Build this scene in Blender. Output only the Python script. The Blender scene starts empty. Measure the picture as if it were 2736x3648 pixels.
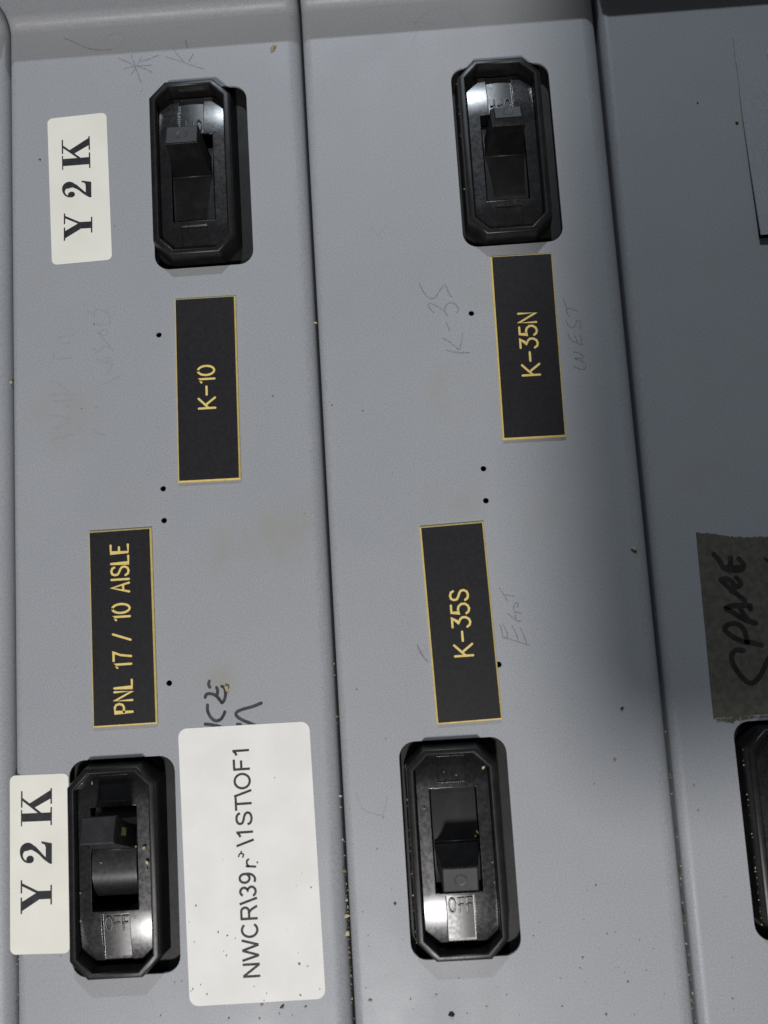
import bpy, bmesh, math, random
from mathutils import Vector, Matrix
import numpy as np
C = bpy.context.scene.collection
SC = bpy.context.scene
random.seed(7)
# panel space: x right, y up, z out of the panel, in millimetres; world: the panel stands upright facing -Y
MAP = Matrix(((.001, 0, 0, 0), (0, 0, -.001, 0), (0, .001, 0, 0), (0, 0, 0, 1)))
def W(x, y, z=0): return MAP @ Vector((x, y, z))

# ---------------------------------------------------------------- camera, light, exposure
cam_d = bpy.data.cameras.new('camera'); cam = bpy.data.objects.new('camera', cam_d); C.objects.link(cam)
cam_d.sensor_fit = 'HORIZONTAL'; cam_d.sensor_width = 36; cam_d.lens = 36*2950/2736
cam_d.clip_start = .005; cam_d.clip_end = 20
CAMROT = (0.118193, 0.027596, -0.06144)
CAMPOS = (5.776, -24.785, 327.239)
Rx, Ry, Rz = (Matrix.Rotation(a, 3, k) for a, k in zip(CAMROT, 'XYZ'))
Rp = Rz @ Ry @ Rx
Mr = Matrix(((1, 0, 0), (0, 0, -1), (0, 1, 0)))
cam.matrix_world = Matrix.Translation(W(*CAMPOS)) @ (Mr @ Rp).to_4x4()
cam_d.dof.use_dof = True; cam_d.dof.focus_distance = .345; cam_d.dof.aperture_fstop = 11
SC.camera = cam
wd = bpy.data.worlds.new('World'); SC.world = wd; wd.use_nodes = True
bg = wd.node_tree.nodes['Background']; bg.inputs['Color'].default_value = (.92, .95, 1.0, 1); bg.inputs['Strength'].default_value = .05
def sphere_lamp(name, pos, watts, radius, col):
    d = bpy.data.lights.new(name, 'POINT'); d.energy = watts; d.shadow_soft_size = radius; d.color = col
    o = bpy.data.objects.new(name, d); o.location = W(*pos); C.objects.link(o); return o
def area_lamp(name, pos, target, watts, sx, sy, col):
    d = bpy.data.lights.new(name, 'AREA'); d.shape = 'RECTANGLE'; d.size = sx; d.size_y = sy; d.energy = watts; d.color = col
    o = bpy.data.objects.new(name, d); C.objects.link(o)
    p, t = W(*pos), W(*target); q = (t-p).to_track_quat('-Z', 'Y'); o.matrix_world = Matrix.Translation(p) @ q.to_matrix().to_4x4(); return o
sphere_lamp('lower_lamp', (-200, -1070, 1500), 97, .085, (1, .975, .96))
sphere_lamp('upper_lamp', (0, 1500, 1100), 46, .030, (.82, .91, 1.0))
vs = SC.view_settings; vs.view_transform = 'Standard'; vs.look = 'None'; vs.exposure = 0; vs.gamma = 1
SC.render.engine = 'CYCLES'

# ---------------------------------------------------------------- helpers
def tag(o, label=None, cat=None, group=None, kind=None):
    for k, v in (('label', label), ('category', cat), ('group', group), ('kind', kind)):
        if v: o[k] = v
    return o
def obj(name, bm, mat, parent=None, at=(0, 0, 0), smooth=False):
    me = bpy.data.meshes.new(name)
    off = Vector(at)
    for v in bm.verts: v.co = MAP @ (v.co) if parent is not None or True else v.co
    bm.normal_update(); bm.to_mesh(me); bm.free()
    if smooth: me.shade_smooth()
    me.materials.append(mat)
    o = bpy.data.objects.new(name, me); C.objects.link(o)
    o.location = W(*at)
    if parent is not None: o.parent = parent
    return o
def empty(name, at, label, cat, group=None):
    o = bpy.data.objects.new(name, None); o.empty_display_size = .01; C.objects.link(o); o.location = W(*at)
    return tag(o, label, cat, group)
def quad(bm, *ps):
    return bm.faces.new([bm.verts.new(p) for p in ps])
def loft(bm, loops, cap0=False, cap1=False, closed=True):
    vl = [[bm.verts.new(p) for p in lp] for lp in loops]
    n = len(vl[0])
    for a, b in zip(vl, vl[1:]):
        for i in range(n if closed else n-1):
            j = (i+1) % n
            bm.faces.new((a[i], a[j], b[j], b[i]))
    if cap0: bm.faces.new(list(reversed(vl[0])))
    if cap1: bm.faces.new(vl[-1])
    return vl
def smooth_path(pts, n=6):
    if len(pts) < 3: 
        return [Vector(p) for p in pts]
    P = [Vector(p) for p in pts]; P = [2*P[0]-P[1]] + P + [2*P[-1]-P[-2]]; out = []
    for i in range(1, len(P)-2):
        p0, p1, p2, p3 = P[i-1:i+3]
        for k in range(n):
            t = k/n
            out.append(.5*((2*p1)+(p2-p0)*t+(2*p0-5*p1+4*p2-p3)*t*t+(3*p1-p0-3*p2+p3)*t**3))
    out.append(P[-2]); return out
def ribbon(bm, pts, w, z, th=.03, caps=True, wob=0):
    """a stroke of width w (or one width per point) along 2D pts, round ends, lying at height z"""
    P = [Vector((p[0], p[1])) for p in pts]
    Q = [P[0]]
    Wd = list(w) if isinstance(w, (list, tuple)) else [w]*len(P)
    Wq = [Wd[0]]
    for p, ww in zip(P[1:], Wd[1:]):
        if (p-Q[-1]).length > 1e-3: Q.append(p); Wq.append(ww)
    if len(Q) < 2: return
    L, R = [], []
    n = len(Q)
    for i in range(n):
        d = (Q[min(i+1, n-1)]-Q[max(i-1, 0)]).normalized(); nn = Vector((-d.y, d.x))
        k = 1.0
        if 0 < i < n-1:
            d1 = (Q[i+1]-Q[i]).normalized(); k = 1/max(.55, d.dot(d1))
        h = Wq[i]*.5*k*(1+random.uniform(-wob, wob))
        L.append(Q[i]+nn*h); R.append(Q[i]-nn*h)
    outl = list(L)
    def cap(c, d, r, outl):
        nn = Vector((-d.y, d.x))
        for k in range(1, 6):
            a = math.pi*k/6
            outl.append(c+nn*math.cos(a)*r+d*math.sin(a)*r)
    lo, ro = [Vector((p.x, p.y, z)) for p in L], [Vector((p.x, p.y, z)) for p in R]
    vl = [bm.verts.new(p) for p in lo]; vr = [bm.verts.new(p) for p in ro]
    for i in range(n-1): bm.faces.new((vl[i], vr[i], vr[i+1], vl[i+1]))
    if caps:
        for e, (a, b, d, r) in enumerate(((vl[-1], vr[-1], (Q[-1]-Q[-2]).normalized(), Wq[-1]/2), (vr[0], vl[0], (Q[0]-Q[1]).normalized(), Wq[0]/2))):
            c = Q[-1] if e == 0 else Q[0]; pts2 = []; cap(c, d, r, pts2)
            vs_ = [bm.verts.new((p.x, p.y, z)) for p in pts2]
            bm.faces.new([a, b] + list(reversed(vs_))) 
def rounded(x0, y0, x1, y1, r, n=6):
    out = []
    for cx, cy, a0 in ((x1-r, y1-r, 0), (x0+r, y1-r, 90), (x0+r, y0+r, 180), (x1-r, y0+r, 270)):
        for k in range(n+1):
            a = math.radians(a0+90*k/n); out.append((cx+r*math.cos(a), cy+r*math.sin(a)))
    return out
def circle(cx, cy, r, n=20): return [(cx+r*math.cos(2*math.pi*k/n), cy+r*math.sin(2*math.pi*k/n)) for k in range(n)]
def sheet_bm(loops, thick, bevel=0.0, ztop=0.0):
    """flat sheet: first loop is the outline, the rest are holes; top face at ztop"""
    cu = bpy.data.curves.new('tmp', 'CURVE'); cu.dimensions = '2D'; cu.fill_mode = 'BOTH'
    for lp in loops:
        s = cu.splines.new('POLY'); s.points.add(len(lp)-1); s.use_cyclic_u = True
        for p, q in zip(s.points, lp): p.co = (q[0], q[1], 0, 1)
    cu.extrude = max(thick/2-bevel, 0); cu.bevel_depth = bevel; cu.bevel_resolution = 2; cu.offset = -bevel
    o = bpy.data.objects.new('tmp', cu); C.objects.link(o)
    dg = bpy.context.evaluated_depsgraph_get(); me = bpy.data.meshes.new_from_object(o.evaluated_get(dg))
    bm = bmesh.new(); bm.from_mesh(me)
    bpy.data.objects.remove(o); bpy.data.curves.remove(cu); bpy.data.meshes.remove(me)
    for v in bm.verts: v.co.z += ztop-thick/2
    return bm

# ---------------------------------------------------------------- materials
def mat(name):
    m = bpy.data.materials.new(name); m.use_nodes = True; nt = m.node_tree
    return m, nt, nt.nodes['Principled BSDF'], nt.nodes.new, nt.links.new
def noise_ramp(nt, scale, lo, hi, c0, c1, detail=4, vec=None):
    n = nt.nodes.new('ShaderNodeTexNoise'); n.inputs['Scale'].default_value = scale; n.inputs['Detail'].default_value = detail
    if vec is None:
        g = nt.nodes.new('ShaderNodeNewGeometry'); vec = g.outputs['Position']
    nt.links.new(vec, n.inputs['Vector'])
    r = nt.nodes.new('ShaderNodeValToRGB'); r.color_ramp.elements[0].position = lo; r.color_ramp.elements[1].position = hi
    r.color_ramp.elements[0].color = (*c0, 1); r.color_ramp.elements[1].color = (*c1, 1)
    nt.links.new(n.outputs['Fac'], r.inputs['Fac']); return r.outputs['Color'], n.outputs['Fac']
def mixc(nt, a, b, fac, mode='MIX'):
    m = nt.nodes.new('ShaderNodeMix'); m.data_type = 'RGBA'; m.blend_type = mode
    for k, s in (('A', a), ('B', b)):
        i = [q for q in m.inputs if q.name == k and q.type == 'RGBA'][0]
        if isinstance(s, tuple): i.default_value = (*s, 1)
        else: nt.links.new(s, i)
    f = m.inputs[0]
    if isinstance(fac, (int, float)): f.default_value = fac
    else: nt.links.new(fac, f)
    return [q for q in m.outputs if q.type == 'RGBA'][0]
def bump(nt, height, strength, dist, normal=None):
    b = nt.nodes.new('ShaderNodeBump'); b.inputs['Strength'].default_value = strength; b.inputs['Distance'].default_value = dist
    nt.links.new(height, b.inputs['Height'])
    if normal is not None: nt.links.new(normal, b.inputs['Normal'])
    return b.outputs['Normal']
STAINS = [(-62, 3, 12), (-38, 10, 16), (-70, -46, 9), (30, 62, 12), (28, 20, 12), (-128, 62, 15)]
def paint():
    m, nt, p, N, Lk = mat('grey_paint')
    base, _ = noise_ramp(nt, 14, .3, .7, (.330, .341, .361), (.350, .360, .378), 3)
    fine, ff = noise_ramp(nt, 1900, .25, .75, (.79, .79, .79), (1.19, 1.19, 1.19), 2)
    col = mixc(nt, base, fine, 1.0, 'MULTIPLY')
    _, s1 = noise_ramp(nt, 22, .4, .6, (0, 0, 0), (1, 1, 1), 5)
    st, _ = noise_ramp(nt, 26, .60, .74, (0, 0, 0), (.20, .20, .20), 6)
    col = mixc(nt, col, (.30, .285, .255), st)
    # yellow-brown hand smudges at their places on the covers
    g = N('ShaderNodeNewGeometry'); acc = None
    for (sx, sy, r_) in STAINS:
        d = N('ShaderNodeVectorMath'); d.operation = 'DISTANCE'; Lk(g.outputs['Position'], d.inputs[0]); d.inputs[1].default_value = W(sx, sy, 0)
        mr = N('ShaderNodeMapRange'); mr.interpolation_type = 'SMOOTHSTEP'; Lk(d.outputs['Value'], mr.inputs['Value'])
        mr.inputs['From Min'].default_value = r_*.0014; mr.inputs['From Max'].default_value = 0
        if acc is None: acc = mr.outputs['Result']
        else:
            ad = N('ShaderNodeMath'); ad.operation = 'MAXIMUM'; Lk(acc, ad.inputs[0]); Lk(mr.outputs['Result'], ad.inputs[1]); acc = ad.outputs[0]
    sn, _ = noise_ramp(nt, 55, .40, .72, (0, 0, 0), (1, 1, 1), 7)
    mu = N('ShaderNodeMath'); mu.operation = 'MULTIPLY'; Lk(acc, mu.inputs[0]); Lk(sn, mu.inputs[1]); mu.use_clamp = True
    col = mixc(nt, col, (.315, .30, .262), mu.outputs[0])
    sp, _ = noise_ramp(nt, 420, .735, .765, (0, 0, 0), (.5, .5, .5), 3)
    col = mixc(nt, col, (.16, .14, .12), sp)
    Lk(col, p.inputs['Base Color'])
    r, _ = noise_ramp(nt, 40, .3, .7, (.40, .40, .40), (.52, .52, .52), 4); Lk(r, p.inputs['Roughness'])
    p.inputs['Specular IOR Level'].default_value = .42
    Lk(bump(nt, ff, .07, .0002), p.inputs['Normal']); return m
def plastic(name, col, rough, spec, bev=.0003, nz=.03):
    m, nt, p, N, Lk = mat(name)
    d, f = noise_ramp(nt, 160, .45, .8, col, tuple(c*1.5+.006 for c in col), 5)
    dust, _ = noise_ramp(nt, 900, .70, .78, (0, 0, 0), (.12, .12, .12), 3)
    Lk(mixc(nt, d, (.20, .17, .12), dust), p.inputs['Base Color'])
    r, rf = noise_ramp(nt, 700, .3, .7, (rough-.03,)*3, (rough+.06,)*3, 4); Lk(r, p.inputs['Roughness'])
    bv = N('ShaderNodeBevel'); bv.samples = 16; bv.inputs['Radius'].default_value = bev
    Lk(bump(nt, rf, nz, .0001, bv.outputs['Normal']), p.inputs['Normal']); p.inputs['Specular IOR Level'].default_value = spec
    return m
def plain(name, c0, c1, scale, rough, spec=.4, bmp=0, lo=.35, hi=.65, metal=0):
    m, nt, p, N, Lk = mat(name)
    c, f = noise_ramp(nt, scale, lo, hi, c0, c1, 5); Lk(c, p.inputs['Base Color'])
    p.inputs['Roughness'].default_value = rough; p.inputs['Specular IOR Level'].default_value = spec; p.inputs['Metallic'].default_value = metal
    if bmp: Lk(bump(nt, f, bmp, .0003), p.inputs['Normal'])
    return m
M_PAINT = paint()
M_COVER = plastic('black_moulding', (.0070, .0066, .0072), .25, .95)
M_TAB = plastic('satin_black_moulding', (.0085, .0080, .0088), .34, .75, nz=.015)
M_COLLAR = plastic('black_collar_plastic', (.0095, .0088, .0090), .36, .40)
M_LEVER = plastic('black_lever_plastic', (.0060, .0056, .0062), .28, .40, nz=.008)
M_SLIDE = plastic('dull_slot_slide', (.0115, .011, .011), .46, .30, nz=.02)
M_CAP = plastic('lit_black_lever_face', (.017, .0165, .0175), .45, .62, nz=.02)  # lever plastic lightened, its lit tone put into the colour
M_BASE = plastic('dull_black_plastic', (.010, .0095, .0090), .5, .3)
M_DARK = plain('dark_interior', (.004, .004, .004), (.012, .011, .010), 60, .9, .1)
M_PLATE = plain('engraving_black', (.013, .012, .0135), (.019, .0175, .0195), 900, .5, .3, .04)
M_GOLD = plain('engraving_gold', (.78, .58, .17), (.86, .68, .24), 500, .5, .35)
M_LABEL = plain('cream_label_paper', (.83, .81, .72), (.88, .86, .775), 60, .75, .2, .03)
M_WHITE = plain('white_label_paper', (.85, .83, .785), (.91, .895, .86), 60, .72, .2, .03)
M_INK = plain('printing_ink', (.018, .018, .022), (.035, .034, .038), 500, .6, .3)
M_INKLIGHT = plain('worn_printing_ink', (.022, .022, .025), (.06, .06, .065), 900, .6, .3)
M_MARKER = plain('marker_ink', (.020, .021, .030), (.055, .055, .068), 240, .5, .4)
M_MARKTAPE = plain('marker_ink_on_tape', (.016, .014, .014), (.035, .031, .028), 240, .5, .4)
M_PENCIL = plain('graphite', (.15, .155, .175), (.29, .30, .325), 2200, .5, .4)
M_PENCILF = plain('faint_graphite', (.255, .262, .29), (.36, .37, .395), 2200, .5, .4)
M_TAPE = plain('brown_cloth_tape', (.088, .083, .068), (.128, .120, .098), 380, .75, .2, .4)
M_THREAD = plain('pale_tape_threads', (.16, .15, .12), (.34, .32, .27), 900, .8, .2)
M_DUST = plain('crumb_dust', (.30, .22, .11), (.55, .46, .30), 600, .9, .1)
CH = {'b': plain('brown_crumb', (.09, .055, .03), (.22, .15, .08), 900, .85, .1, .4), 't': plain('tan_crumb', (.30, .20, .10), (.48, .37, .22), 900, .85, .1, .4),
      'p': plain('pale_crumb', (.42, .40, .33), (.56, .53, .44), 900, .85, .1, .4), 'k': plain('blackish_crumb', (.010, .011, .022), (.035, .035, .06), 900, .6, .3, .4),
      'y': plain('cream_crumb', (.45, .36, .17), (.65, .57, .36), 700, .85, .1, .4), 'g': plain('olive_crumb', (.13, .13, .05), (.26, .25, .12), 700, .85, .1, .4)}

PENCIL_DARK = [[(-126.15, 229.29), (-122.26, 227.2), (-118.17, 224.87), (-114.08, 223.13), (-109.56, 222.27), (-105.44, 222.42)], [(-97.09, 218.96), (-95.96, 215.13), (-95.03, 211.55), (-93.33, 206.16)], [(-100.53, 212.87), (-97.84, 213.53), (-94.15, 213.67), (-88.82, 213.68)], [(-102.46, 217.86), (-99.01, 216.04), (-94.97, 213.74), (-91.32, 212.12), (-88.3, 210.35)], [(-92.81, 217.95), (-94.12, 214.98), (-97.53, 209.78)], [(-92.87, 215.76), (-89.56, 216.59), (-85.42, 218.01)], [(-82.17, 216.87), (-77.72, 215.19), (-73.69, 213.33), (-69.67, 211.47), (-66.04, 210.08)], [(-78.99, 220.35), (-76.84, 217.09), (-74.29, 213.81)], [(-70.49, 217.24), (-72.44, 213.88)], [(-73.55, 223.87), (-72.84, 220.29)], [(19.32, 108.32), (20.26, 105.88), (21.35, 103.52), (22.64, 101.8), (24.01, 101.25), (25.43, 101.52), (26.63, 102.98), (28.2, 105.3), (29.53, 106.48), (30.3, 106.29), (30.92, 103.97), (31.71, 101.96), (32.43, 101.09)], [(24.69, 95.16), (23.24, 96.89), (22.5, 98.56), (23.4, 99.15), (25.52, 98.18), (27.74, 96.56), (29.19, 95.0), (30.02, 93.4)], [(29.27, 94.91), (29.14, 96.46), (30.05, 98.26), (31.66, 98.96), (33.33, 98.35), (34.47, 96.89), (34.6, 95.42), (33.74, 94.35)], [(29.29, 90.79), (29.85, 88.82), (30.59, 87.15)], [(27.2, 84.34), (29.43, 82.9), (31.62, 80.98), (33.64, 78.84), (34.37, 80.46), (35.1, 82.98), (35.53, 85.68)], [(28.39, 79.21), (30.96, 78.3), (33.71, 77.66), (36.01, 77.39), (37.71, 77.38)], [(42.48, -18.46), (43.36, -19.88), (44.12, -21.29), (44.76, -22.7), (45.17, -23.71)], [(44.26, -21.18), (45.86, -21.34), (47.07, -21.66), (47.91, -22.02)], [(41.74, -32.75), (42.09, -34.61), (42.31, -36.46), (42.6, -37.58), (44.04, -38.04)], [(42.41, -32.05), (43.38, -33.95), (44.1, -35.71), (44.23, -37.19), (43.69, -37.77)], [(42.25, -37.32), (44.05, -37.92), (45.83, -38.76), (47.75, -39.49), (50.02, -40.36), (52.41, -41.29)], [(46.25, -33.51), (47.11, -35.16), (47.71, -36.91), (48.29, -38.91)], [(49.4, -34.32), (50.22, -36.45), (51.0, -38.95), (51.48, -40.57)], [(44.8, -28.38), (46.2, -29.58), (47.47, -30.7), (48.88, -31.59), (49.87, -31.58)], [(49.98, -28.7), (48.78, -28.26), (47.8, -28.13), (47.89, -29.31), (47.99, -30.3)], [(47.8, -28.07), (47.35, -26.81), (47.91, -25.12), (48.84, -24.43), (49.27, -25.2), (48.82, -26.16)], [(77.49, 97.39), (78.07, 95.97), (78.41, 93.69), (78.6, 91.42), (79.37, 89.59)], [(78.74, 93.02), (80.43, 92.9), (81.76, 92.16), (82.79, 91.6)], [(77.83, 87.93), (78.46, 86.28), (79.59, 85.08), (80.65, 84.92), (81.54, 86.22), (82.11, 87.47), (83.21, 87.63), (83.72, 86.39), (83.21, 84.18)], [(78.26, 82.29), (78.74, 80.66), (79.25, 79.5), (81.02, 78.58), (82.5, 77.91), (83.85, 77.58)], [(80.95, 81.3), (81.43, 79.83), (81.78, 78.52)], [(82.95, 81.32), (83.44, 79.84), (83.57, 77.92)], [(79.75, 74.68), (81.86, 74.22), (83.27, 72.84), (83.03, 71.91), (80.13, 72.03), (82.19, 71.01), (84.04, 69.46)], [(79.37, 68.67), (81.27, 67.59), (83.38, 67.28), (84.29, 68.8)], [(8.9, -38.29), (9.47, -40.66), (10.78, -42.89), (12.44, -45.14)], [(8.83, -38.28), (10.17, -41.06), (11.61, -44.01)]]
PENCIL_FAINT = [[(-105.44, 222.42), (-102.12, 223.56), (-100.21, 226.06), (-101.17, 229.02), (-104.04, 229.78), (-106.75, 228.37), (-107.84, 225.8)], [(25.15, 223.36), (28.58, 226.98), (33.55, 229.6), (38.36, 230.06), (43.79, 227.88), (46.67, 223.75), (47.31, 221.53)], [(22.06, 224.92), (29.17, 223.9), (36.21, 222.02)], [(23.95, 214.84), (25.24, 218.61), (27.08, 222.34)], [(-130.96, 95.17), (-128.89, 95.87), (-123.92, 96.51)], [(-130.85, 93.47), (-125.91, 92.98)], [(-133.01, 86.6), (-128.48, 86.56), (-125.18, 86.89)], [(-132.55, 89.65), (-133.01, 86.6), (-134.54, 85.3)], [(-135.05, 77.79), (-131.37, 76.28), (-128.66, 74.57), (-126.78, 72.63)], [(-134.17, 71.61), (-129.53, 71.57), (-124.08, 71.34)], [(-133.66, 68.81), (-128.48, 68.73), (-124.66, 69.16)], [(-128.51, 66.79), (-126.34, 66.09)], [(-135.51, 63.13), (-129.67, 62.18), (-126.97, 60.89)], [(-133.55, 57.22), (-129.73, 58.47), (-126.18, 59.6)], [(-134.15, 52.87), (-129.8, 53.81), (-124.63, 54.69)], [(-115.87, 100.31), (-112.57, 100.02), (-109.82, 100.02), (-109.08, 102.38), (-109.72, 104.69), (-112.45, 106.02), (-114.93, 106.34), (-115.39, 103.68), (-115.6, 100.01)], [(-118.52, 106.17), (-116.88, 104.92), (-115.51, 104.68)], [(-108.42, 88.94), (-110.55, 92.04), (-112.42, 94.14), (-114.02, 96.65), (-111.85, 95.08), (-110.18, 96.23), (-110.7, 97.68), (-112.91, 97.28)], [(-116.35, 90.06), (-114.19, 88.22), (-113.07, 89.4), (-111.95, 90.59), (-110.04, 90.17), (-108.28, 88.93)], [(-115.07, 85.62), (-112.9, 84.21), (-110.72, 83.91), (-109.11, 82.4), (-109.43, 80.47), (-110.82, 79.45)], [(-111.5, 85.93), (-109.6, 85.23), (-108.95, 83.79)], [(-112.7, 74.57), (-110.36, 75.25), (-107.6, 76.72), (-105.12, 77.8)], [(-117.28, 56.12), (-114.88, 54.31), (-112.19, 53.44)], [(-18.05, -93.24), (-17.05, -96.31), (-15.3, -99.56), (-7.92, -102.21)], [(-6.43, -94.49), (-7.22, -98.35), (-8.71, -102.39)], [(9.17, -38.69), (10.62, -43.08), (13.48, -45.21)], [(11.7, -38.84), (12.67, -42.03)], [(0.7, 134.28), (2.12, 132.14), (5.39, 128.65)], [(6.87, 133.82), (3.52, 129.6)], [(-76.83, 230.34), (-73.14, 230.03), (-69.89, 228.88)]]
MARKER = [[(-73.11, -47.48), (-73.43, -48.68), (-72.99, -49.83)], [(-74.96, -53.61), (-74.4, -52.48), (-72.61, -52.35), (-70.65, -53.28), (-69.05, -55.24), (-68.36, -56.06), (-67.4, -54.76), (-66.91, -52.45), (-67.27, -50.48), (-68.32, -49.72)], [(-70.33, -50.11), (-69.98, -51.49), (-70.32, -53.03)], [(-74.15, -56.58), (-74.19, -58.63), (-73.24, -61.09), (-71.32, -62.75), (-69.32, -62.4), (-68.07, -60.92), (-67.47, -59.6)], [(-75.33, -63.79), (-73.04, -64.11), (-69.89, -64.99), (-68.33, -65.62)], [(-53.1, -57.07), (-56.52, -58.19), (-60.53, -59.04), (-62.87, -59.99), (-63.0, -61.22), (-61.09, -62.88), (-57.2, -64.72), (-55.65, -65.5)], [(-62.74, -64.59), (-61.56, -64.78)]]
TAPE_EDGE = [(120.9, -1.36), (128.36, -2.38), (132.17, -3.35), (136.01, -4.14), (141.29, -4.65), (148.71, -4.77), (160.84, -4.64), (159.66, -71.96), (149.19, -72.72), (140.81, -72.92), (137.0, -73.14), (131.35, -74.01), (128.59, -73.85), (127.62, -74.82), (125.4, -74.49), (123.03, -73.87), (120.01, -72.91)]
TAPE_TXT = [[(134.14, -48.15), (131.38, -47.81), (129.41, -49.78), (129.72, -53.27), (132.03, -57.57), (134.53, -60.14), (136.59, -60.43), (139.69, -57.68), (143.07, -52.33), (146.36, -48.36)], [(141.16, -46.48), (137.95, -45.41), (134.52, -44.78), (130.56, -42.52), (127.96, -39.73), (129.31, -37.95), (132.5, -37.73), (135.06, -39.99), (135.82, -43.19), (135.9, -44.94)], [(140.02, -38.01), (135.49, -36.15), (131.92, -33.47), (129.14, -31.53), (133.26, -30.91), (138.18, -31.03), (138.54, -32.47)], [(134.6, -31.52), (136.0, -34.78), (137.2, -36.61)], [(136.82, -29.01), (133.79, -26.16), (130.94, -23.15), (128.48, -20.51)], [(134.48, -19.99), (136.02, -22.05), (135.16, -23.41), (131.92, -23.92)], [(128.48, -20.51), (130.57, -20.14), (132.72, -21.48), (133.19, -23.65), (131.98, -24.99)], [(126.84, -10.4), (128.55, -12.66), (130.32, -15.99), (133.37, -17.25), (136.92, -17.12), (137.86, -15.04), (136.34, -12.8)], [(133.21, -12.24), (132.94, -14.73), (133.44, -16.54)], [(131.76, -15.72), (134.19, -16.23), (136.34, -16.01)], [(146.55, -13.44), (149.11, -15.75), (152.58, -16.32)], [(145.23, -43.06), (147.91, -41.12), (150.18, -42.66)], [(147.35, -30.89), (149.15, -33.47), (152.11, -32.24)], [(147.75, -21.36), (149.96, -23.63), (152.84, -23.1)]]
PLATE_TXT = {'K-10': ((-66.32, 61.22), (-66.19, 78.84), 6.7), 'K-35N': ((65.25, 65.86), (65.52, 91.65), 7.0), 'K-35S': ((30.18, -43.54), (29.87, -18.25), 7.0), 'PNL 17 / 10 AISLE': ((-103.06, -57.23), (-103.34, 7.98), 6.9)}
Y2K_A = [(-133.93, 192.48), (-108.49, 193.45), (-107.48, 127.68), (-132.82, 127.1)]
Y2K_B = [(-152.17, -78.96), (-129.22, -79.3), (-129.72, -145.4), (-152.51, -144.82)]
Y2K_A_T = [[(-115.6, 137.09), (-115.37, 149.16)], [(-115.63, 155.79), (-115.56, 163.44)], [(-115.78, 168.88), (-115.82, 183.18)]]
Y2K_B_T = [[(-136.33, -130.52), (-136.16, -118.16)], [(-136.08, -112.55), (-135.97, -104.12)], [(-135.89, -98.3), (-135.7, -84.49)]]
NW = [(-85.98, -64.98), (-34.79, -65.01), (-33.7, -166.34), (-84.78, -166.61)]
NW_T = [[(-57.81, -158.04), (-58.05, -119.39)], [(-58.27, -110.1), (-58.63, -72.44)], [(-57.84, -158.12), (-64.33, -157.8)]]
HOLDER = [(158.3, 206.27), (158.13, 195.65), (158.44, 190.5), (158.14, 172.08), (158.53, 144.52), (158.91, 117.47), (162.88, 117.48)]
CREAM = [(171.44, 198.43), (171.59, 192.64)]
HOLES = [(-88.91, 93.94), (-89.04, 29.78), (-89.05, 16.87), (-88.94, -47.32), (39.83, 93.93), (39.89, 29.44), (39.89, 16.52), (39.97, -47.81)]
CHIPS = [((-50.1, -168.3), 1.5, 'b'), ((-41.4, -168.8), 1.0, 't'), ((-57.7, -167.3), 1.3, 't'), ((12.6, -174.1), 2.3, 'k'), ((-17.2, -167.7), 1.3, 't'), ((-5.8, -134.0), 1.1, 'b'), ((-8.5, -102.6), 0.8, 't'), ((85.7, -67.2), 1.3, 'k'), ((81.2, -86.0), 1.1, 't'), ((72.6, -94.5), 0.8, 't'), ((7.4, -167.1), 1.1, 'p'), ((25.7, -172.1), 1.0, 'p'), ((62.7, -156.7), 0.9, 't'), ((61.3, -160.5), 0.9, 'p'), ((77.6, -162.8), 0.9, 'p'), ((69.5, -176.9), 0.9, 'b'), ((-35.9, 217.0), 2.6, 't'), ((-93.4, 202.7), 0.9, 'p'), ((-137.4, 174.3), 1.0, 'b'), ((-106.0, 142.3), 0.6, 'b'), ((-84.5, 39.5), 0.8, 'p'), ((-43.1, 64.8), 0.7, 'b'), ((-42.4, 38.5), 0.6, 'p'), ((-32.4, 15.7), 0.8, 'p'), ((-121.5, 65.0), 0.5, 'k'), ((-6.9, 56.2), 0.6, 'b'), ((-19.2, 59.4), 0.7, 'k'), ((96.2, -6.5), 2.0, 't'), ((155.9, 168.2), 1.7, 't'), ((140.6, 178.0), 0.8, 'k'), ((-66.4, -50.5), 2.6, 'y'), ((-43.0, -153.5), 1.2, 'g'), ((-66.7, -143.2), 0.6, 't'), ((-69.7, -142.1), 0.7, 'g'), ((-73.1, -140.7), 0.8, 'b'), ((-70.3, -149.2), 0.7, 't'), ((-83.4, -160.4), 0.8, 'b'), ((-78.1, -162.5), 0.7, 't'), ((-43.1, -164.6), 0.8, 't'), ((-35.8, -162.8), 0.6, 'b')]
SEAMCHIPS = [((-151.6, 79.1), 1.3, 'y'), ((-24.1, 95.6), 1.6, 'y'), ((-24.2, -94.3), 1.2, 'p'), ((-24.3, -98.4), 1.2, 't'), ((-24.4, -122.1), 2.0, 'g'), ((-24.2, -138.6), 2.2, 'y'), ((-24.3, -144.7), 2.2, 'y')]
PLATES = [(-69.51, 69.84, -.012), (61.43, 78.57, -.012), (26.28, -30.41, .021), (-106.47, -24.10, .004)]

# ---------------------------------------------------------------- the switchboard behind the covers
bm = bmesh.new()
loft(bm, [[(-230, -280, z), (330, -280, z), (330, 300, z), (-230, 300, z)] for z in (-62, -60)], True, True)
tag(obj('backboard', bm, M_DARK), kind='structure')

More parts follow.
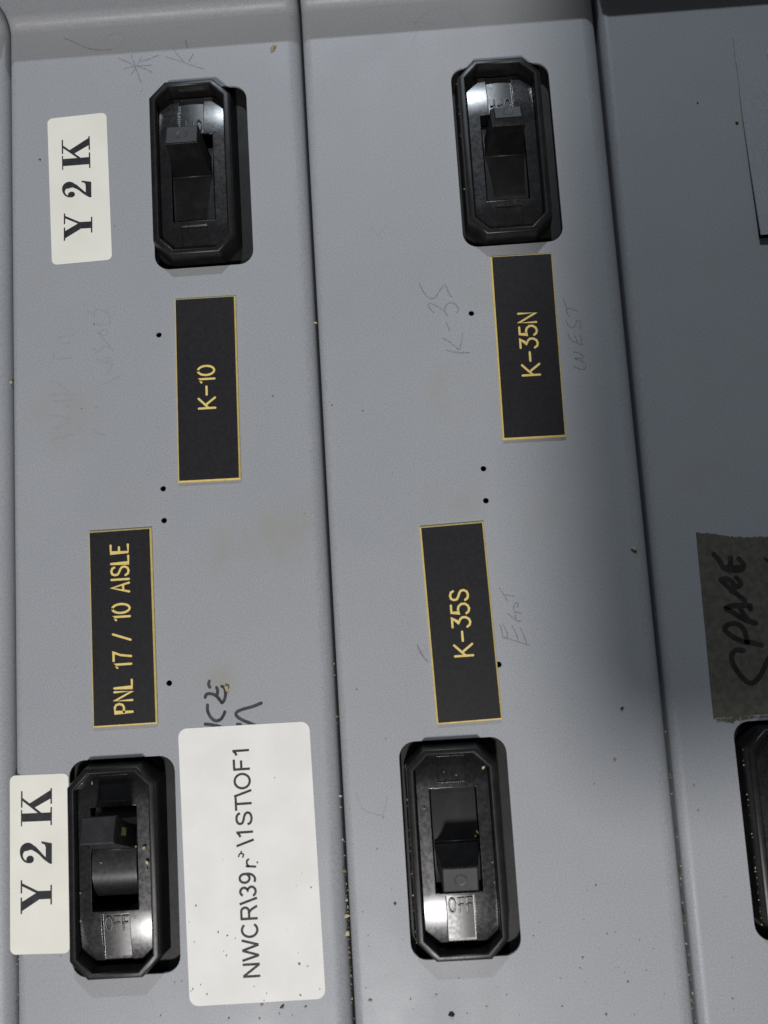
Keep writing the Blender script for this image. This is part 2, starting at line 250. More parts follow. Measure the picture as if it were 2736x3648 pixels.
# ---------------------------------------------------------------- grey sheet-metal covers
SEAMS = [-276.0, -150.9, -23.6, 103.2, 230.4]
YB, YF, RB, DL = -262.0, 233.0, 5.0, 10.5
BREAKERS = [  # hole centre c, breaker centre b, turned over, lever up
    dict(c=(-69.0, 161.6), b=(-71.6, 163.3), flip=True, on=False), dict(c=(59.4, 161.9), b=(58.2, 162.6), flip=True, on=False),
    dict(c=(-108.4, -114.6), b=(-110.7, -115.2), flip=False, on=True), dict(c=(19.75, -114.8), b=(18.6, -115.4), flip=False, on=False),
    dict(c=(147.7, -114.6), b=(146.5, -115.2), flip=False, on=False)]
def cover_bm(k):
    x0, x1 = SEAMS[k]+.25, SEAMS[k+1]-.85
    rl, rr = 3.6, 6.0
    xa, xb = x0+rl, x1-rr
    loops = [[(xa, YB), (xb, YB), (xb, YF), (xa, YF)]]
    for b in BREAKERS:
        cx, cy = b['c']
        if xa < cx < xb: loops.append(rounded(cx-20.6, cy-39.8, cx+20.6, cy+39.8, 6.0))
    for hx, hy in HOLES:
        if xa < hx < xb: loops.append(circle(hx, hy, 1.12))
    bm = sheet_bm(loops, 1.2, .18)
    # remove the bevel's outer rim shift by covering it with the rolled edges and the bent ledge
    path = [(YB, 0, 0), (YF, 0, 0)] + [(YF+RB*math.sin(a), RB-RB*math.cos(a), a) for a in [math.radians(q) for q in range(9, 91, 9)]] + [(YF+RB, RB+DL, math.pi/2)]
    def strip(cross, pth):
        loops = []
        for (y, z, a) in pth:
            loops.append([(x, y+d*math.sin(a), z-d*math.cos(a)) for x, d in cross])
        loft(bm, loops, closed=False)
    left = [(x0, 22)] + [(x0+rl-rl*math.cos(a), rl-rl*math.sin(a)) for a in [math.radians(q) for q in range(0, 91, 9)]]
    left[-1] = (xa+.2, 0)
    right = [(xb-.2, 0)] + [(xb+rr*math.sin(a), rr-rr*math.cos(a)) for a in [math.radians(q) for q in range(9, 91, 9)]] + [(x1, 22)]
    strip(left, path); strip(right, path)
    strip([(xa+.2, 0), (xb-.2, 0)], [(YF-.2, 0, 0)]+path[1:])
    return bm
COVER_LABELS = ['narrow strip of grey metal cover at the far left edge', 'grey metal cover with the two cream Y2K labels on it',
                'grey metal cover carrying the K-35N and K-35S nameplates', 'dim grey metal cover at right with brown SPARE tape']
covers = []
for k in range(4):
    e = empty('panel_cover', ((SEAMS[k]+SEAMS[k+1])/2, 0, 0), COVER_LABELS[k], 'panel cover', 'grey metal covers side by side')
    bm = cover_bm(k)
    ox = (SEAMS[k]+SEAMS[k+1])/2
    for v in bm.verts: v.co.x -= ox
    o = obj('metal_sheet', bm, M_PAINT, e, smooth=True)
    o.data.set_sharp_from_angle(angle=math.radians(32))
    covers.append((e, ox))
def on_cover(k, name, bm, m):
    for v in bm.verts: v.co.x -= covers[k][1]
    return obj(name, bm, m, covers[k][0])
def which(pts): 
    x = sum(p[0] for p in pts)/len(pts)
    return max(i for i in range(4) if SEAMS[i] <= x)
def band_y(p): return p
for name, strokes, w, z, m, wob in (('pencil_note', PENCIL_DARK, .44, .04, M_PENCIL, .5), ('faint_pencil_note', PENCIL_FAINT, .46, .036, M_PENCILF, .5), ('marker_note', MARKER, 1.22, .05, M_MARKER, .06)):
    notes = []
    for st in strokes:
        near = [n for n in notes if min((Vector(p)-Vector(q)).length for t in n for p in t for q in st) < 9]
        for n in near: notes.remove(n)
        notes.append(sum(near, [])+[st])
    for ss in notes:
        bm = bmesh.new()
        for i, st in enumerate(ss): ribbon(bm, smooth_path(st), w, z+.001*i, wob=wob)
        on_cover(which(ss[0]), name, bm, m)

# ---------------------------------------------------------------- circuit breakers
def octo(hx, hy, c, z, oy=0):
    return [(hx, oy+hy-c, z), (hx-c, oy+hy, z), (-hx+c, oy+hy, z), (-hx, oy+hy-c, z), (-hx, oy-hy+c, z), (-hx+c, oy-hy, z), (hx-c, oy-hy, z), (hx, oy-hy+c, z)]
STROKES = {  # single-line lettering, unit cap height: (advance, [strokes])
 'K': (.66, [[(0, 0), (0, 1)], [(.60, 1), (.02, .42)], [(.20, .58), (.62, 0)]]),
 '-': (.72, [[(.06, .5), (.56, .5)]]),
 '1': (.34, [[(0, .80), (.20, 1), (.20, 0)]]),
 '0': (.66, [[(.28+.28*math.sin(a), .5+.5*math.cos(a)) for a in [2*math.pi*k/24 for k in range(25)]]]),
 '3': (.64, [[(.02, 1), (.50, 1), (.24, .62), (.42, .56), (.53, .42), (.53, .24), (.42, .06), (.26, 0), (.10, .04), (.0, .18)]]),
 '5': (.64, [[(.48, 1), (.08, 1), (.04, .56), (.22, .63), (.40, .58), (.53, .42), (.53, .22), (.42, .06), (.26, 0), (.10, .04), (.0, .17)]]),
 'N': (.68, [[(0, 0), (0, 1), (.54, 0), (.54, 1)]]),
 'S': (.66, [[(.52, .82), (.46, .94), (.28, 1), (.10, .95), (.03, .80), (.06, .64), (.20, .55), (.38, .48), (.52, .38), (.55, .22), (.46, .06), (.28, 0), (.10, .04), (.0, .18)]]),
 'P': (.62, [[(0, 0), (0, 1), (.32, 1), (.46, .93), (.52, .75), (.46, .57), (.32, .49), (0, .49)]]),
 'L': (.60, [[(0, 1), (0, 0), (.46, 0)]]),
 '7': (.60, [[(0, 1), (.52, 1), (.34, .6), (.24, 0)]]),
 '/': (.62, [[(0, 0), (.40, 1)]]),
 'A': (.68, [[(0, 0), (.28, 1), (.56, 0)], [(.10, .34), (.46, .34)]]),
 'I': (.18, [[(.02, 0), (.02, 1)]]),
 'E': (.58, [[(.48, 0), (0, 0), (0, 1), (.48, 1)], [(0, .52), (.34, .52)]]),
 'O': (.70, [[(.30+.30*math.sin(a), .5+.5*math.cos(a)) for a in [2*math.pi*k/24 for k in range(25)]]]),
 'F': (.56, [[(0, 0), (0, 1), (.46, 1)], [(0, .54), (.36, .54)]]),
 ' ': (.46, [])}
def line_text(bm, txt, start, end, height, w, z):
    x = 0; segs = []
    for ch in txt:
        adv, ss = STROKES[ch]
        for s in ss: segs.append([(p[0]+x, p[1]) for p in s])
        x += adv+.10
    x1 = max(p[0] for s in segs for p in s)
    d = Vector((end[0]-start[0], end[1]-start[1])); ln = d.length; d.normalize(); u = Vector((-d.y, d.x))
    for i, s in enumerate(segs):
        dense = []
        for a, b in zip(s, s[1:]):
            dense += [a] 
        dense.append(s[-1])
        P = [Vector(start)+d*(p[0]/x1*ln)+u*(p[1]*height) for p in dense]
        # straight runs stay straight; short segments are already curves
        ribbon(bm, P, w, z+.0015*i)

def cells_bm(xs, ys, zf, skip, zdeep):
    """stepped relief: zf(i, j, y) is the height in cell i, j; skip cells are open; walls are made where heights differ"""
    bm = bmesh.new()
    def yd(j):
        n = max(2, int(abs(ys[j+1]-ys[j])/.9)); return [ys[j]+(ys[j+1]-ys[j])*k/n for k in range(n+1)]
    def h(i, j, x, y):
        if i < 0 or j < 0 or i >= len(xs)-1 or j >= len(ys)-1 or (i, j) in skip: return zdeep
        return zf(i, j, x, y)
    for i in range(len(xs)-1):
        for j in range(len(ys)-1):
            yy = yd(j)
            if (i, j) not in skip:
                a = [bm.verts.new((xs[i], y, h(i, j, xs[i], y))) for y in yy]; b = [bm.verts.new((xs[i+1], y, h(i, j, xs[i+1], y))) for y in yy]
                for k in range(len(yy)-1): bm.faces.new((a[k], b[k], b[k+1], a[k+1]))
            for (i2, x) in ((i+1, xs[i+1]),) + (((-1, xs[0]),) if i == 0 else ()):
                lo = [h(i, j, x, y) for y in yy]; hi = [h(i2, j, x, y) for y in yy]
                if max(abs(p-q) for p, q in zip(lo, hi)) > 1e-4:
                    for k in range(len(yy)-1):
                        ps = [(x, yy[k], lo[k]), (x, yy[k+1], lo[k+1]), (x, yy[k+1], hi[k+1]), (x, yy[k], hi[k])]
                        bm.faces.new([bm.verts.new(p) for p in ps])
            for (j2, y) in ((j+1, ys[j+1]),) + (((-1, ys[0]),) if j == 0 else ()):
                a, b = h(i, j, xs[i], y), h(i, j2, xs[i], y); a1, b1 = h(i, j, xs[i+1], y), h(i, j2, xs[i+1], y)
                if max(abs(a-b), abs(a1-b1)) > 1e-4: quad(bm, (xs[i], y, a), (xs[i+1], y, a1), (xs[i+1], y, b1), (xs[i], y, b))
    bmesh.ops.remove_doubles(bm, verts=bm.verts, dist=.001)
    bmesh.ops.recalc_face_normals(bm, faces=bm.faces)
    return bm
SY = 6.7                                   # middle of the lever slot
def make_breaker(b, label):
    cx, cy = b['b']
    root = empty('circuit_breaker', (cx, cy, 0), label, 'circuit breaker', 'black moulded circuit breakers')
    if b['flip']: root.rotation_euler = (0, math.pi, 0)
    # body showing around the collar inside the cut-out
    bm = bmesh.new()
    loft(bm, [octo(25, 45, 3, -40), octo(25, 45, 3, -5.5), octo(24.5, 44.5, 3, -5), octo(17.4, 38.4, 6, -5)])
    obj('body', bm, M_BASE, root)
    # collar
    bm = bmesh.new()
    loft(bm, [octo(18.1, 39.2, 7.2, -6), octo(16.95, 38.1, 6.8, 5.2), octo(16.75, 37.9, 6.7, 5.75), octo(16.4, 37.55, 6.6, 6), octo(14.6, 36.2, 5.7, 6), octo(14.25, 35.9, 5.6, 5.7), octo(14.0, 35.7, 5.5, 5.1), octo(13.85, 35.6, 5.5, -16)])
    bmesh.ops.recalc_face_normals(bm, faces=bm.faces)
    col = obj('collar', bm, M_COLLAR, root, smooth=True); col.data.set_sharp_from_angle(angle=math.radians(35))
    # moulded cover with rolled ends, open slot and the two sunk marks
    xs = [-13.7, -11.3, -8.9, -5.3, -2.6, 0, 2.6, 5.3, 8.9, 11.3, 13.7]; ys = [-33.3, -30.6, -15.6, -14.7, 23.2, 25.2, 34.6, 35.2]
    def cz(x, y):
        v = 0
        if y < -14: v = (-14-y)**2*.0080
        if y > 24: v = (y-24)**2*.012
        return 4.0-v
    def zf(i, j, x, y):
        if 3 <= i <= 6 and j == 1: return 2.6+(y+15.6)*.12
        if 3 <= i <= 6 and j == 0: return min(2.6+(y+15.6)*.12, cz(x, y))
        if 3 <= i <= 6 and j == 5: return cz(x, y)-.8
        return cz(x, y)-(x/13.7)**2*.75
    bm = cells_bm(xs, ys, zf, {(i, 3) for i in range(2, 8)}, -12)
    for v in bm.verts:      # the four corners are clipped like the collar
        if abs(v.co.x) > 13 and (v.co.y < -33.2 or v.co.y > 35.1): v.co.x *= .80
    cov = obj('cover', bm, M_COVER, root, smooth=True); cov.data.set_sharp_from_angle(angle=math.radians(25))
    bm = bmesh.new()
    loft(bm, [[(x_, y_, 2.6+(y_+15.6)*.12+.18-(x_/5.2)**2*.2) for x_ in (-5.2, -3, -1, 1, 3, 5.2)] for y_ in (-15.7, -20, -26, -31.8)], closed=False)
    bmesh.ops.recalc_face_normals(bm, faces=bm.faces)
    obj('off_plate', bm, M_TAB, cov, smooth=True)
    bm = bmesh.new()
    # raised OFF on the sunk mark
    for q, (lx, w_) in enumerate(((-4.3, 'O'), (-.5, 'F'), (2.5, 'F'))):
        for st in STROKES[w_][1]:
            P = [(lx+p[0]*4.0, -22.2+p[1]*5.2) for p in st]
            ribbon(bm, P, .62, 0)
    bmesh.ops.remove_doubles(bm, verts=bm.verts, dist=1e-5)
    ex = bmesh.ops.extrude_face_region(bm, geom=list(bm.faces)); 
    for v in [g for g in ex['geom'] if isinstance(g, bmesh.types.BMVert)]: v.co.z += .5
    for v in bm.verts: v.co.z += 2.6+(v.co.y+15.6)*.12
    bmesh.ops.recalc_face_normals(bm, faces=bm.faces)
    obj('off_mark', bm, M_TAB, cov)
    # rotor and lever
    th = math.radians(19 if b['on'] else -19); PZ = -14.6
    ct, st_ = math.cos(th), math.sin(th)
    def P(x, t, r): return (x, SY+r*st_+t*ct, PZ+r*ct-t*st_)
    bm = bmesh.new(); loops = []
    prof = []
    if b['on']:
        for k in range(49):
            y = 22.8-34.2*k/48; d = y+.6
            prof.append((y, 3.9-.010*d*d if d > 0 else 3.9-(11.6-math.sqrt(max(11.6**2-d*d, 0)))))
    else:
        for k in range(49):
            y = 22.9-35*k/48; d = y-2
            prof.append((y, 3.3-.0022*d*d if d > 0 else 3.3-.02*d*d))
    z0 = -14
    loops = [[(-8.45, prof[0][0], z0), (8.45, prof[0][0], z0)]] + [[(-8.45, y, z), (8.45, y, z)] for y, z in prof] + [[(-8.45, prof[-1][0], z0), (8.45, prof[-1][0], z0)]]
    loft(bm, loops, closed=False)
    for sx in (-8.45, 8.3):
        bm.faces.new([bm.verts.new((sx, l[0][1], l[0][2])) for l in loops])
    bmesh.ops.recalc_face_normals(bm, faces=bm.faces)
    rot = obj('rotor', bm, M_TAB if b['on'] else M_SLIDE, root, smooth=True); rot.data.set_sharp_from_angle(angle=math.radians(30))
    bm = bmesh.new(); loops = []
    capw, cap0, cap1 = 6.45, -4.8, 4.8
    top = 36.3; nose = b.get('nose', False)
    for k in range(11):
        u = k/10; r = 17.0+(top-(2.2 if nose else 0)-17.0)*u
        tb = -5.2+(cap0+5.2)*u
        tt = cap1+(3.2-cap1)*(1-u)**1.6-.9*math.sin(math.pi*u)
        hw = 8.4+(capw-8.4)*(1-(1-u)**1.5)
        loops.append([P(-hw, tb, r), P(hw, tb, r), P(hw, tt, r), P(-hw, tt, r)])
    e = .4
    if nose:
        capw, cap0, cap1 = 5.1, -3.0, 2.6
        loops.append([P(-capw-e, cap0-e, top-.3), P(capw+e, cap0-e, top-.3), P(capw+e, cap1+e, top-.3), P(-capw-e, cap1+e, top-.3)])
        loops.append([P(-capw, cap0, top), P(capw, cap0, top), P(capw, cap1, top), P(-capw, cap1, top)])
        e = 0
    else:
        loops.append([P(-capw+e, cap0+e, top+e*.6), P(capw-e, cap0+e, top+e*.6), P(capw-e, cap1-e, top+e*.6), P(-capw+e, cap1-e, top+e*.6)])
    loft(bm, loops)
    bmesh.ops.recalc_face_normals(bm, faces=bm.faces)
    lev = obj('lever', bm, M_LEVER, root, smooth=True); lev.data.set_sharp_from_angle(angle=math.radians(22))
    bm = bmesh.new(); lc = [Vector(p) for p in loops[-1]]; up = (Vector(P(0, 0, 2))-Vector(P(0, 0, 1)))*.05
    loft(bm, [lc, [p+up for p in lc]], cap1=True); bmesh.ops.recalc_face_normals(bm, faces=bm.faces)
    obj('lever_face', bm, M_CAP, lev)
    lip = bmesh.new(); br, bt = (18.5, 3.4) if not b['on'] else (18.6, -5.3)
    loft(lip, [[P(x_, bt+.34*math.cos(q), br+.34*math.sin(q)) for q in [2*math.pi*k/12 for k in range(12)]] for x_ in (-8.2, 8.2)], True, True)
    bmesh.ops.recalc_face_normals(lip, faces=lip.faces)
    obj('highlight_lip', lip, M_CAP, lev, smooth=True)  # lip added to draw a bright line along the lever's foot
    if not b['on']:
        bm = bmesh.new(); rr = min(2.3, (cap1-cap0)*.36); tc = (cap0+cap1)/2
        def ring(r, h): return [P(r*math.cos(q), tc+r*math.sin(q), top+e*.6+h) for q in [2*math.pi*k/24 for k in range(24)]]
        loft(bm, [ring(rr, -.1), ring(rr, .14), ring(rr-.25, .14), ring(rr-.4, .08), ring(.1, .08)], cap1=True)
        bmesh.ops.recalc_face_normals(bm, faces=bm.faces)
        obj('moulded_ring', bm, M_CAP, lev)
    else:
        bm = bmesh.new()   # little moulded rating tablet on the lever's right flank
        def fl(t, r): 
            u = (r-17.0)/(top-17.0); return P(8.4+(capw-8.4)*(1-(1-u)**1.5)+.12, t, r)
        loft(bm, [[fl(-1.5, 27), fl(1.3, 27), fl(1.3, 31), fl(-1.5, 31)]], cap1=True)
        obj('rating_tablet', bm, CH['g'], lev)
    return root
BREAKERS[1]['nose'] = True
for b, lab in zip(BREAKERS, ['black circuit breaker above the K-10 nameplate beside the upper Y2K label', 'black circuit breaker touching the top of the K-35N nameplate',
        'black circuit breaker between the lower Y2K label and the large white label, lever up', 'black circuit breaker below the K-35S nameplate with crumbs in its corner', 'black circuit breaker cut off by the right edge below the SPARE tape']):
    make_breaker(b, lab)

# ---------------------------------------------------------------- engraved nameplates
def nameplate(txt, c, ang, lab):
    x, y = c; start, end, h = PLATE_TXT[txt]
    e = empty('nameplate', (x, y, 0), lab, 'nameplate', 'engraved black and gold nameplates')
    ca, sa = math.cos(ang), math.sin(ang)
    def rr(hx, hy, z): return [(ca*u*hx-sa*v*hy, sa*u*hx+ca*v*hy, z) for u, v in ((-1, -1), (1, -1), (1, 1), (-1, 1))]
    bm = bmesh.new(); loft(bm, [rr(12.65, 38.35, .02), rr(12.65, 38.35, .75), rr(12.1, 37.8, 1.42)], False, True); obj('gold_core', bm, M_GOLD, e)
    bm = bmesh.new(); loft(bm, [rr(12.08, 37.78, 1.40), rr(11.95, 37.65, 1.6)], False, True); obj('black_face', bm, M_PLATE, e)
    bm = bmesh.new(); line_text(bm, txt, (start[0]-x, start[1]-y), (end[0]-x, end[1]-y), h, .86, 1.606); obj('lettering', bm, M_GOLD, e)
for t, p, lab in zip(['K-10', 'K-35N', 'K-35S', 'PNL 17 / 10 AISLE'], PLATES, ['black nameplate with gold edge engraved K-10', 'black nameplate with gold edge engraved K-35N', 'black nameplate with gold edge engraved K-35S', 'black nameplate with gold edge engraved PNL 17 / 10 AISLE']):
    nameplate(t, p[:2], p[2], lab)

# ---------------------------------------------------------------- paper labels
def quad_rounded(Q, r, n=6):
    out = []; m = len(Q)
    for i in range(m):
        p, a, b = Vector(Q[i]), Vector(Q[i-1]), Vector(Q[(i+1) % m])
        u, v = (a-p).normalized(), (b-p).normalized()
        c = p+(u+v)*r
        for k in range(n+1):
            q = math.pi/2*k/n; out.append(tuple(c-v*r*math.cos(q)-u*r*math.sin(q)))
    return out
def SERIF():
    K = [[(0, .96), (.53, .96), (.53, 1.0), (0, 1.0)], [(.14, .04), (.41, .04), (.41, .97), (.14, .97)], [(0, 0), (.58, 0), (.58, .05), (0, .05)],
         [(.60, .95), (1.13, .95), (1.13, 1), (.60, 1)], [(.93, .97), (.41, .34), (.41, .46), (.83, .97)], [(.55, .62), (.86, .03), (1.14, .03), (.71, .75)], [(.68, 0), (1.19, 0), (1.19, .05), (.68, .05)]]
    Y = [[(0, .95), (.53, .95), (.53, 1), (0, 1)], [(.08, .97), (.44, .41), (.72, .41), (.38, .97)], [(.66, .95), (1.09, .95), (1.09, 1), (.66, 1)], [(.90, .97), (.62, .44), (.70, .41), (1.0, .97)],
         [(.45, .03), (.72, .03), (.72, .44), (.45, .44)], [(.27, 0), (.90, 0), (.90, .05), (.27, .05)]]
    return {'K': K, 'Y': Y}
def serif_label(Q, letters, h, lab):
    x = sum(p[0] for p in Q)/4; y = sum(p[1] for p in Q)/4
    e = empty('label_sticker', (x, y, 0), lab, 'label', 'cream Y2K labels')
    bm = sheet_bm([quad_rounded([(p[0]-x, p[1]-y) for p in Q], 2.2)], .08, 0, .16)
    obj('paper', bm, M_LABEL, e)
    bm = bmesh.new(); zi = .166
    for ch, s, t in letters:
        d = Vector((t[0]-s[0], t[1]-s[1])); ln = d.length; d.normalize(); u = Vector((-d.y, d.x))
        k = {'Y': 1.09, '2': .735, 'K': 1.19}[ch]
        f = lambda p: tuple(Vector((s[0]-x, s[1]-y))+d*(p[0]/k*ln)+u*(p[1]*h))
        if ch == '2':
            pts = smooth_path([(.10, .66), (.08, .78), (.16, .91), (.32, .975), (.50, .93), (.58, .77), (.53, .60), (.38, .42), (.20, .25), (.07, .09), (.04, .04)], 5)
            n = len(pts); ws = [h*(.06+.19*math.exp(-((i/n-.47)/.13)**2)+.03*(i/n > .6)) for i in range(n)]
            ribbon(bm, [f(p) for p in pts], ws, zi)
            bm.faces.new([bm.verts.new((*f((.165+.125*math.cos(a), .70+.125*math.sin(a))), zi+.003)) for a in [2*math.pi*q/18 for q in range(18)]])
            bm.faces.new([bm.verts.new((*f(p), zi+.006)) for p in [(.0, .0), (.66, .0), (.735, .34), (.67, .34), (.62, .23), (.52, .20), (.16, .20)]])
        else:
            for i, poly in enumerate(SERIF()[ch]): bm.faces.new([bm.verts.new((*f(p), zi+.002*i)) for p in poly])
    for fc in bm.faces:
        fc.normal_update()
        if fc.normal.z < 0: fc.normal_flip()
    obj('lettering', bm, M_INK, e)
serif_label(Y2K_A, [('Y', *Y2K_A_T[0]), ('2', *Y2K_A_T[1]), ('K', *Y2K_A_T[2])], 12.1, 'upper cream Y2K label, standing clear left of the top left breaker')
serif_label(Y2K_B, [('Y', *Y2K_B_T[0]), ('2', *Y2K_B_T[1]), ('K', *Y2K_B_T[2])], 12.1, 'lower cream Y2K label tucked against the left side of a breaker')
def arc(cx, cy, rx, ry, a0, a1, n=14): return [(cx+rx*math.cos(math.radians(a0+(a1-a0)*k/n)), cy+ry*math.sin(math.radians(a0+(a1-a0)*k/n))) for k in range(n+1)]
SANS = {  # printed sans letters as centre lines: (advance, strokes)
 'N': (1.008, [[(.16, 0), (.16, 1)], [(.19, .95), (.82, .05)], [(.85, 0), (.85, 1)]]),
 'W': (1.318, [[(.07, 1), (.35, .02)], [(.35, .02), (.655, .98)], [(.655, .98), (.96, .02)], [(.96, .02), (1.25, 1)]]),
 'C': (1.008, [arc(.52, .5, .40, .45, 42, 322, 24)]),
 'R': (1.008, [[(.17, 0), (.17, 1)], [(.17, .94), (.58, .94)]+arc(.60, .715, .23, .225, 90, -90, 10)+[(.58, .49), (.17, .49)], [(.55, .47), (.70, .36), (.90, 0)]]),
 '\\': (.388, [[(.03, 1.02), (.36, -.02)]]),
 '3': (.777, [arc(.37, .725, .235, .22, 160, -60, 12)+arc(.37, .28, .27, .235, 78, -165, 16)]),
 '9': (.777, [arc(.38, .655, .26, .29, 0, 360, 20), arc(.30, .50, .345, .455, 20, -118, 14)]),
 '1': (.777, [[(.44, 0), (.44, 1)], [(.44, .95), (.33, .84), (.16, .76)]]),
 'S': (.93, [[(.80, .72), (.74, .86), (.62, .93), (.45, .95), (.28, .91), (.18, .82), (.16, .71), (.22, .60), (.36, .54), (.58, .49), (.74, .42), (.82, .30), (.79, .17), (.66, .08), (.48, .05), (.30, .08), (.17, .17), (.12, .31)]]),
 'T': (.853, [[(.43, 0), (.43, .95)], [(.03, .94), (.83, .94)]]),
 'O': (1.087, [arc(.54, .5, .43, .45, 0, 360, 28)]),
 'F': (.853, [[(.17, 0), (.17, 1)], [(.17, .94), (.78, .94)], [(.17, .51), (.70, .51)]])}
def sans_bm(txt, start, end, height, w, z):
    bm = bmesh.new(); x = 0; segs = []
    for ch in txt:
        adv, ss = SANS[ch]; segs += [[(p[0]+x, p[1]) for p in q] for q in ss]; x += adv
    d = Vector((end[0]-start[0], end[1]-start[1])); ln = d.length; d.normalize(); u = Vector((-d.y, d.x))
    for i, q in enumerate(segs): ribbon(bm, [Vector(start)+d*(p[0]/x*ln)+u*(p[1]*height) for p in q], w, z+.0012*i, caps=False)
    for fc in bm.faces:
        fc.normal_update()
        if fc.normal.z < 0: fc.normal_flip()
    return bm
x, y = sum(p[0] for p in NW)/4, sum(p[1] for p in NW)/4
e = empty('label_sticker', (x, y, 0), 'large white label with round corners printed NWCR\\39, partly scraped', 'label')
obj('paper', sheet_bm([quad_rounded([(p[0]-x, p[1]-y) for p in NW], 3.4)], .08, 0, .16), M_WHITE, e)
sh = lambda p: (p[0]-x, p[1]-y)
obj('lettering', sans_bm('NWCR\\39', sh(NW_T[0][0]), sh(NW_T[0][1]), 6.5, .92, .168), M_INKLIGHT, e)
obj('lettering', sans_bm('\\1ST\\OF1', sh(NW_T[1][0]), sh(NW_T[1][1]), 6.5, .92, .168), M_INKLIGHT, e)
bm = bmesh.new()   # what is left of the scraped characters
bx, by = sh(NW_T[0][1])
for s, w in (([(0, 1.6), (-3.3, 1.9)], .85), ([(-2.6, 1.9), (-3.2, 2.9), (-3.1, 3.9), (-2.5, 4.4)], .75), ([(-4.6, 5.3), (-4.3, 6.2), (-4.9, 6.7)], .6), ([(-6.2, 5.6), (-5.9, 6.4), (-5.3, 6.7), (-5.1, 7.4)], .6)):
    ribbon(bm, [(bx+p[0], by+p[1]) for p in s], w, .168)
obj('scraped_lettering', bm, M_INKLIGHT, e)

# ---------------------------------------------------------------- tape with handwriting, label holder
tx, ty = 145., -38.
e = empty('tape_strip', (tx, ty, 0), 'brown cloth tape with torn ends and SPARE written in marker', 'tape')
lp = []
for a, b in zip(TAPE_EDGE, TAPE_EDGE[1:]+TAPE_EDGE[:1]):
    n = 1 if abs(a[1]-b[1]) > 30 else 7
    for k in range(n):
        t = k/n; j = .0 if n == 1 or k == 0 else random.uniform(-.35, .3)
        lp.append((a[0]+(b[0]-a[0])*t-tx, a[1]+(b[1]-a[1])*t-ty+j))
obj('cloth', sheet_bm([lp], .25, 0, .27), M_TAPE, e)
bm = bmesh.new()   # frayed threads along the torn lower end
fr = random.Random(5)
for q in range(34):
    fx = 121+fr.uniform(0, 26); fy = -73.2-fr.uniform(0, .5); ribbon(bm, [(fx-tx, fy-ty+.7), (fx-tx+fr.uniform(-.3, .3), fy-ty), (fx-tx+fr.uniform(-.6, .6), fy-ty-fr.uniform(.3, 1.5))], .13, .285+.001*q)
for q in range(16):
    fx = 121+fr.uniform(0, 24); ribbon(bm, [(fx-tx, -72.9-ty+fr.uniform(-.3, .3)), (fx-tx+fr.uniform(1, 3), -72.9-ty+fr.uniform(-.3, .4))], .3, .33+.001*q)
obj('frayed_threads', bm, M_THREAD, e)
bm = bmesh.new()
for i, s in enumerate(TAPE_TXT): ribbon(bm, [(p[0]-tx, p[1]-ty) for p in smooth_path(s)], 2.05 if i < 10 else 1.3, .275+.001*i, wob=.08)
obj('handwriting', bm, M_MARKTAPE, e)
e = empty('label_holder', (175, 160, 0), 'thin grey strip with a lifted edge at the right border of the photo', 'label holder')
bm = bmesh.new(); lps = []
HX = [p for p in HOLDER[:6]]
for (px, py) in HX:
    lift = .35+2.3*(1-(py-117)/(206-117))**2
    lps.append([(px-175, py-160, lift-.35), (px-175+.15, py-160, lift), (px-175+10, py-160, lift+.2), (200-175, py-160, lift+.2), (200-175, py-160, lift-.3), (px-175+10, py-160, lift-.3)])
loft(bm, lps, True, True); bmesh.ops.recalc_face_normals(bm, faces=bm.faces)
obj('strip', bm, M_PAINT, e)
bm = bmesh.new(); loft(bm, [[(HX[-1][0]-175+.2, -42.9, z), (24, -42.9, z), (24, -39.4, z), (HX[-1][0]-175+.2, -39.4, z)] for z in (.05, 2.3)], True, True)
obj('shade_block', bm, M_DARK, e)  # dark block put in for the shade under the lifted end
cx0, cy1 = CREAM[0]
obj('paper_insert', sheet_bm([[(cx0-175, 12), (cx0-175+14, 12), (cx0-175+14, cy1-160), (cx0-175, cy1-160)]], .1, 0, 1.75), M_LABEL, e)

# ---------------------------------------------------------------- crumbs
def crumb_bm(bm, c, s, seed, z=0.0):
    rnd = random.Random(seed); a = rnd.uniform(0, 6.28); el = rnd.uniform(.45, .8)
    t = bmesh.new(); bmesh.ops.create_icosphere(t, subdivisions=2, radius=.5)
    ph = [rnd.uniform(0, 6.28) for _ in range(6)]
    vm = {}
    for v in t.verts:
        q = v.co*1.0; k = 1+.28*math.sin(5*q.x*2+ph[0])+.22*math.sin(7*q.y*2+ph[1])+.2*math.sin(9*q.z+ph[2])
        q = Vector((q.x*k*el, q.y*k, q.z*k*.5))*s
        vm[v] = bm.verts.new((c[0]+q.x*math.cos(a)-q.y*math.sin(a), c[1]+q.x*math.sin(a)+q.y*math.cos(a), z+s*.2+q.z))
    for f in t.faces: bm.faces.new([vm[v] for v in f.verts])
    t.free()
CRUMB_LABELS = {0: 'dark brown crumb just below the bottom edge of the large white label', 3: 'largest blue-black chip, near the bottom edge below the lower middle breaker', 4: 'tan crumb at bottom beside the middle seam',
  5: 'brown round crumb left of the lower middle breaker', 7: 'small blue-black chip right of the K-35S nameplate', 8: 'tan crumb below the small blue-black chip, right of the lower middle breaker',
  16: 'tan elongated flake near the top of the left cover, beside the pencilled star', 17: 'pale speck between the pencilled star and the top left breaker', 18: 'brown speck left of the upper Y2K label', 20: 'pale speck at the lower left edge of the K-10 nameplate',
  26: 'tan flake beside the right seam at mid height', 27: 'tan crumb beside the lifted grey strip at right', 29: 'cream paint chip stuck on the marker writing', 30: 'olive chip low on the large white label'}
stuff = {}
